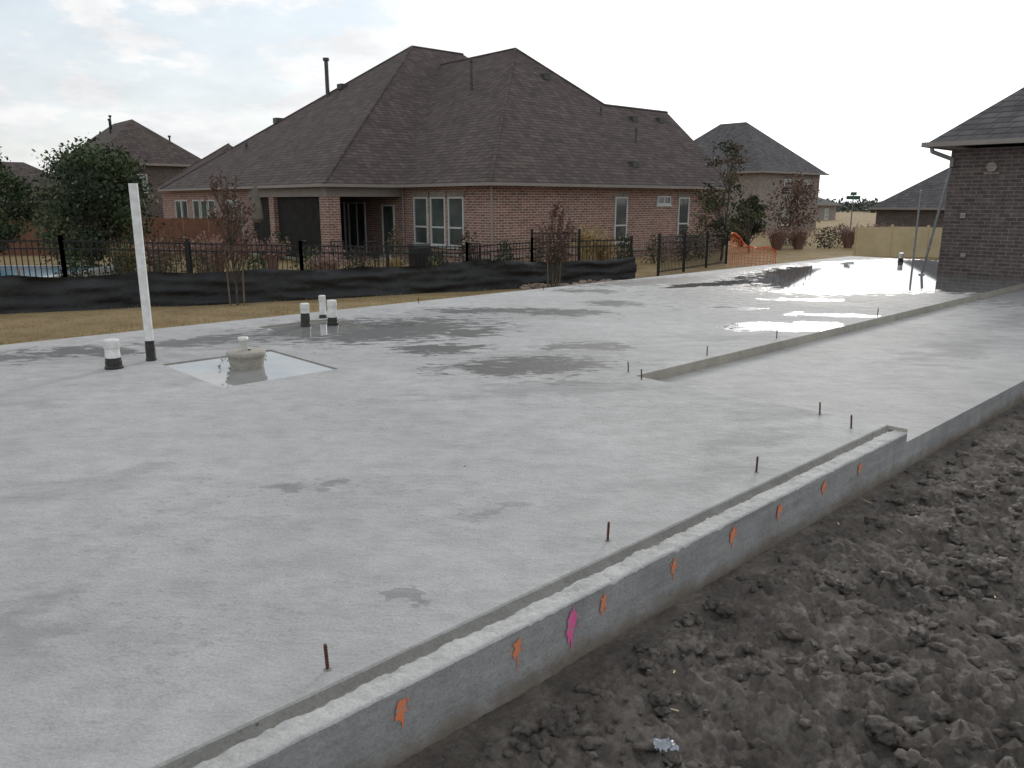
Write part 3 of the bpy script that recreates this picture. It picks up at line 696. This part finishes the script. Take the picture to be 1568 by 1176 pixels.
# ---------------------------------------------------------------- vegetation
def tree(name,x,y,h,cw,ch,n_cl,lpc,ls,lm,seed,tr=.06,multi=1,bare=0,stakes=False,spread=.42):
    random.seed(seed); mb=MB(); z=gz(x,y)
    mats=[M_bark]+list(lm)+[M_stake]
    cz=z+h-ch/2
    for tk in range(multi):
        bx=x+(U(-.12,.12) if multi>1 else 0); by=y+(U(-.12,.12) if multi>1 else 0)
        top=Vector((x+U(-.1,.1)*cw+(U(-.3,.3)*cw if multi>1 else 0),y+U(-.1,.1)*cw,z+h*.86))
        path=[Vector((bx,by,z-.1))]
        for k in range(1,7):
            f=k/6; path.append(Vector((bx,by,z)).lerp(top,f)+Vector((U(-.03,.03),U(-.03,.03),0))*h*.25)
        for k in range(6): mb.tube(path[k],path[k+1],tr*(1-k/6.6),tr*(1-(k+1)/6.6),8,0,False)
        for c in range(n_cl//multi):
            th=U(0,6.28); ph=U(-1,1); rr=(R()**.4)
            prof=math.sqrt(max(.05,1-ph*ph))*(1.0 if ph<0 else .9)
            cp=Vector((x+math.cos(th)*cw/2*rr*prof,y+math.sin(th)*cw/2*rr*prof,cz+ph*ch/2*U(.8,1.05)))
            st=path[min(5,max(1,int(((cp.z-z)/h)*6-1)))]
            mid=st.lerp(cp,.5)+Vector((U(-.1,.1),U(-.1,.1),U(0,.12)))*cw*.3
            mb.tube(st,mid,tr*.35,tr*.22,5,0,False); mb.tube(mid,cp,tr*.22,tr*.06,5,0,False)
            if bare:
                for k in range(bare):
                    q=mid.lerp(cp,U(.1,1)); e_=q+Vector((random.gauss(0,.12),random.gauss(0,.12),U(.02,.35)))*cw*.45; mb.tube(q,e_,tr*.10,tr*.03,4,0,False)
                    for kk in range(max(1,lpc//bare)): mb.leaf(q.lerp(e_,R())+Vector((U(-1,1),U(-1,1),U(-1,1)))*.02,ls*U(.6,1.3),1+(kk%len(lm)))
            else:
                sg=cw*.5*spread*U(.5,.9)*.55; mi=random.choice(range(len(lm)))
                for k in range(lpc):
                    q=cp+Vector((random.gauss(0,sg),random.gauss(0,sg),random.gauss(0,sg*.8)))
                    mb.leaf(q,ls*U(.6,1.3),1+(mi if R()<.75 else random.randrange(len(lm))))
    if stakes:
        for sx in (-.14,.14): mb.tube((x+sx,y+U(-.1,.1),z-.1),(x+sx*1.2,y,z+1.15),.018,.018,6,len(mats)-1)
    mb.obj(name,mats)
tree('evergreen_oak_tree',-12.7,24,3.85,3.2,3.2,50,230,.075,[L_g1,L_g2,L_g3],11,tr=.09)
tree('evergreen_oak_tree',-16.2,25,3.2,2.6,2.4,36,200,.075,[L_g2,L_g1,L_g3],12,tr=.08)
tree('crape_myrtle_tree',-5.45,15.6,2.6,1.25,1.7,60,34,.032,[L_r2,L_r1],13,tr=.028,bare=8,stakes=True)
tree('crape_myrtle_tree',1.05,19.8,2.15,1.3,1.4,60,40,.034,[L_r1,L_r2],14,tr=.02,multi=4,bare=7,stakes=True)
tree('young_oak_tree',8.0,30.5,4.3,1.9,3.7,48,60,.07,[L_g3,L_g2,L_r2],15,tr=.05)
tree('red_leaf_tree',15.6,45,3.4,2.8,2.8,30,70,.09,[L_r1,L_r2],16,tr=.06,spread=.55)
tree('evergreen_shrub',11.8,40,2.4,1.7,2.2,26,110,.09,[L_g2,L_g3],17,tr=.06)
tree('bare_tree',10.4,35,2.6,1.8,2.2,24,14,.04,[L_r2,L_g3],18,tr=.05,bare=6)
tree('evergreen_oak_tree',-24,48,5.2,4.4,4.4,34,150,.14,[L_g2,L_g1],19,tr=.12)
tree('evergreen_oak_tree',-33,50,5.4,4.6,4.6,40,150,.14,[L_g2,L_g1],21,tr=.12)
def bush(name,x,y,w_,h,n,ls,lm,seed):
    random.seed(seed); mb=MB(); z=gz(x,y)
    for k in range(10): 
        th=U(0,6.28); mb.tube((x,y,z),(x+math.cos(th)*w_*.3,y+math.sin(th)*w_*.3,z+h*.7),.012,.004,4,0,False)
    for k in range(n):
        th=U(0,6.28); f=R()**.6; ph=R(); rr=w_/2*f*math.sqrt(1-ph*ph*.8)*(1+.25*math.sin(th*3+seed)); 
        mb.leaf((x+math.cos(th)*rr,y+math.sin(th)*rr,z+.03+h*ph*(1+.15*math.sin(th*4+seed))),ls*U(.6,1.3),1+int(R()*len(lm)))
    mb.obj(name,[M_bark]+list(lm))
def tuft(name,x,y,w_,h,n,mat,seed,plume=None):
    random.seed(seed); mb=MB(); z=gz(x,y)
    for k in range(n):
        th=U(0,6.28); r0=U(0,.12)*w_; out=w_/2*R()**.7; hh=h*U(.6,1.0); c,s_=math.cos(th),math.sin(th); wd=.008+.004*w_
        a=Vector((x+c*r0,y+s_*r0,z)); m=Vector((x+c*(r0+out*.45),y+s_*(r0+out*.45),z+hh*.72)); t=Vector((x+c*(r0+out),y+s_*(r0+out),z+hh*U(.7,1.02)))
        d=Vector((-s_,c,0))*wd
        mb.face([a-d,a+d,m+d*.8,m-d*.8],0); mb.face([m-d*.8,m+d*.8,t],0)
        if plume and R()<.5:
            for kk in range(2): mb.leaf(t+Vector((U(-.03,.03),U(-.03,.03),U(-.05,.08))),.05,1)
    mb.obj(name,[mat]+([plume] if plume else []))
tuft('ornamental_grass',2.3,24.6,1.2,1.6,500,L_y,31,L_y)
tuft('ornamental_grass',2.9,25.2,.9,1.2,300,L_y,32,L_y)
tuft('pink_muhly_grass',-8.8,23.5,1.5,1.3,420,L_p,33,L_p)
tuft('pink_muhly_grass',-7.4,24.3,1.3,1.2,380,L_p,34,L_p)
tuft('pink_muhly_grass',-10.8,24.3,1.4,1.1,380,L_p,35,L_p)
tuft('pink_muhly_grass',-5.2,22.3,1.1,.85,300,L_p,37,L_p)
tuft('ornamental_grass',-11.2,23,1.2,1.2,350,L_y,36)
tuft('ornamental_grass',-3.4,22.8,.9,.8,250,L_y,38)
k=40
for (x,y,w_,h) in ((-9.9,22.5,1.2,.75),(-11.4,20.8,1.0,.7),(-10.9,22.2,1.0,.9),(-6.0,23.4,1.1,.8),(-4.6,24,1.0,.75),(-14.6,25.8,1.6,1.5),(-.2,25.2,.9,.9),(.8,25.6,.8,1.0),(1.5,25.4,.8,.8),(3.8,27.2,.9,1.0),(5.2,29,.9,.9),(-9,31,1.2,.9),(-12.5,29,1.6,1.1),(-10.8,26.8,1.3,1.0),
   (-7.0,21.6,1.0,.7),(-8.2,21,1.0,.75),(-2.2,23.8,.9,.75),(-1.5,26.3,.9,1.2),(-4.0,27.5,.9,1.2),(-12.6,26.5,1.4,1.3),(6.6,30.5,1.0,1.1),(7.4,31.6,1.0,1.2)):
    bush('garden_shrub',x,y,w_,h,420,.055,random.choice([[L_g1,L_g2],[L_g3,L_g1],[L_r1,L_g2],[L_r2,L_g3]]),k); k+=1
for i,(x,y) in enumerate(((13.8,38.5),(15.2,38.8),(16.6,39.5),(18,40),(14.4,41),(12.6,38),(19.5,42),(17.6,43))):
    if i%3==1: bush('garden_shrub',x,y,1.4,.9,400,.07,[L_g1,L_r2],60+i)
    else: tuft('pink_muhly_grass',x,y,1.7,1.15,330,L_p,60+i,L_p)
random.seed(5); mb=MB()
for k in range(520):
    x=U(-230,230); y=U(170,215); hh=U(1.2,2.9); 
    mb.tube((x,y,-1),(x,y,hh*.5),.25,.15,5,0,False)
    for j in range(60): mb.leaf((x+random.gauss(0,2.4),y+random.gauss(0,1.5),-.4+abs(random.gauss(hh*.45,hh*.25))),U(.4,1.0),1+(j%2))
mb.obj('distant_trees',[M_bark,L_d1,L_d2])

# ---------------------------------------------------------------- light
SAZ,SEL=math.radians(23),math.radians(15)
S=Vector((math.sin(SAZ)*math.cos(SEL),math.cos(SAZ)*math.cos(SEL),math.sin(SEL)))
ld=bpy.data.lights.new('sun','SUN'); ld.energy=1.3; ld.angle=math.radians(12); ld.color=(1,.95,.88)
lo=bpy.data.objects.new('sun',ld); scene.collection.objects.link(lo); lo.rotation_euler=S.to_track_quat('Z','Y').to_euler()
wd=bpy.data.worlds.new('World'); scene.world=wd; wd.use_nodes=True; nt=wd.node_tree; nt.nodes.clear()
out=N(nt,'ShaderNodeOutputWorld')
sky=N(nt,'ShaderNodeTexSky'); sky.sky_type='NISHITA'; sky.sun_disc=False; sky.sun_elevation=SEL; sky.sun_rotation=SAZ
b1=N(nt,'ShaderNodeBackground'); nt.links.new(sky.outputs[0],b1.inputs[0]); b1.inputs[1].default_value=.15
tc=N(nt,'ShaderNodeTexCoord').outputs['Generated']
sp=N(nt,'ShaderNodeSeparateXYZ'); nt.links.new(tc,sp.inputs[0])
zz=mth(nt,'MAXIMUM',sp.outputs[2],0)
dn=mth(nt,'ADD',zz,.28)
cb=N(nt,'ShaderNodeCombineXYZ'); nt.links.new(mth(nt,'DIVIDE',sp.outputs[0],dn),cb.inputs[0]); nt.links.new(mth(nt,'DIVIDE',sp.outputs[1],dn),cb.inputs[1])
cl=noisen(nt,cb.outputs[0],2.3,9,.6); cl2=noisen(nt,cb.outputs[0],3.4,8,.62)
dt=N(nt,'ShaderNodeVectorMath',operation='DOT_PRODUCT'); nt.links.new(tc,dt.inputs[0]); dt.inputs[1].default_value=S
dd=mth(nt,'MAXIMUM',dt.outputs['Value'],0)
g1=mth(nt,'POWER',dd,7); g2=mth(nt,'POWER',dd,60)
mk=N(nt,'ShaderNodeMapRange',interpolation_type='SMOOTHSTEP'); nt.links.new(mth(nt,'ADD',cl,mth(nt,'MULTIPLY',g1,.20)),mk.inputs[0]); mk.inputs[1].default_value=.42; mk.inputs[2].default_value=.55
hz=mth(nt,'SUBTRACT',1,mth(nt,'MULTIPLY',zz,3.0),clamp=True)
cc=ramp(nt,cl2,[(.36,(.77,.78,.80)),(.60,(.95,.95,.955))])
gap=mixc(nt,mth(nt,'MAXIMUM',mk.outputs[0],hz),(.66,.77,.86),cc)
st=mth(nt,'ADD',1.0,mth(nt,'ADD',mth(nt,'MULTIPLY',g1,.5),mth(nt,'MULTIPLY',g2,2.0)))
b2=N(nt,'ShaderNodeBackground'); nt.links.new(gap,b2.inputs[0]); nt.links.new(st,b2.inputs[1])
cov=mth(nt,'MAXIMUM',mth(nt,'MAXIMUM',mk.outputs[0],hz),.85)
ms=N(nt,'ShaderNodeMixShader'); nt.links.new(cov,ms.inputs[0]); nt.links.new(b1.outputs[0],ms.inputs[1]); nt.links.new(b2.outputs[0],ms.inputs[2])
nt.links.new(ms.outputs[0],out.inputs[0])

# ---------------------------------------------------------------- camera
cd=bpy.data.cameras.new('camera'); cam=bpy.data.objects.new('camera',cd); scene.collection.objects.link(cam)
cd.sensor_width=36; cd.lens=27.7; cd.clip_start=.05; cd.clip_end=3000
cam.location=(0,0,1.6); cam.rotation_euler=(math.radians(77),0,0)
scene.camera=cam
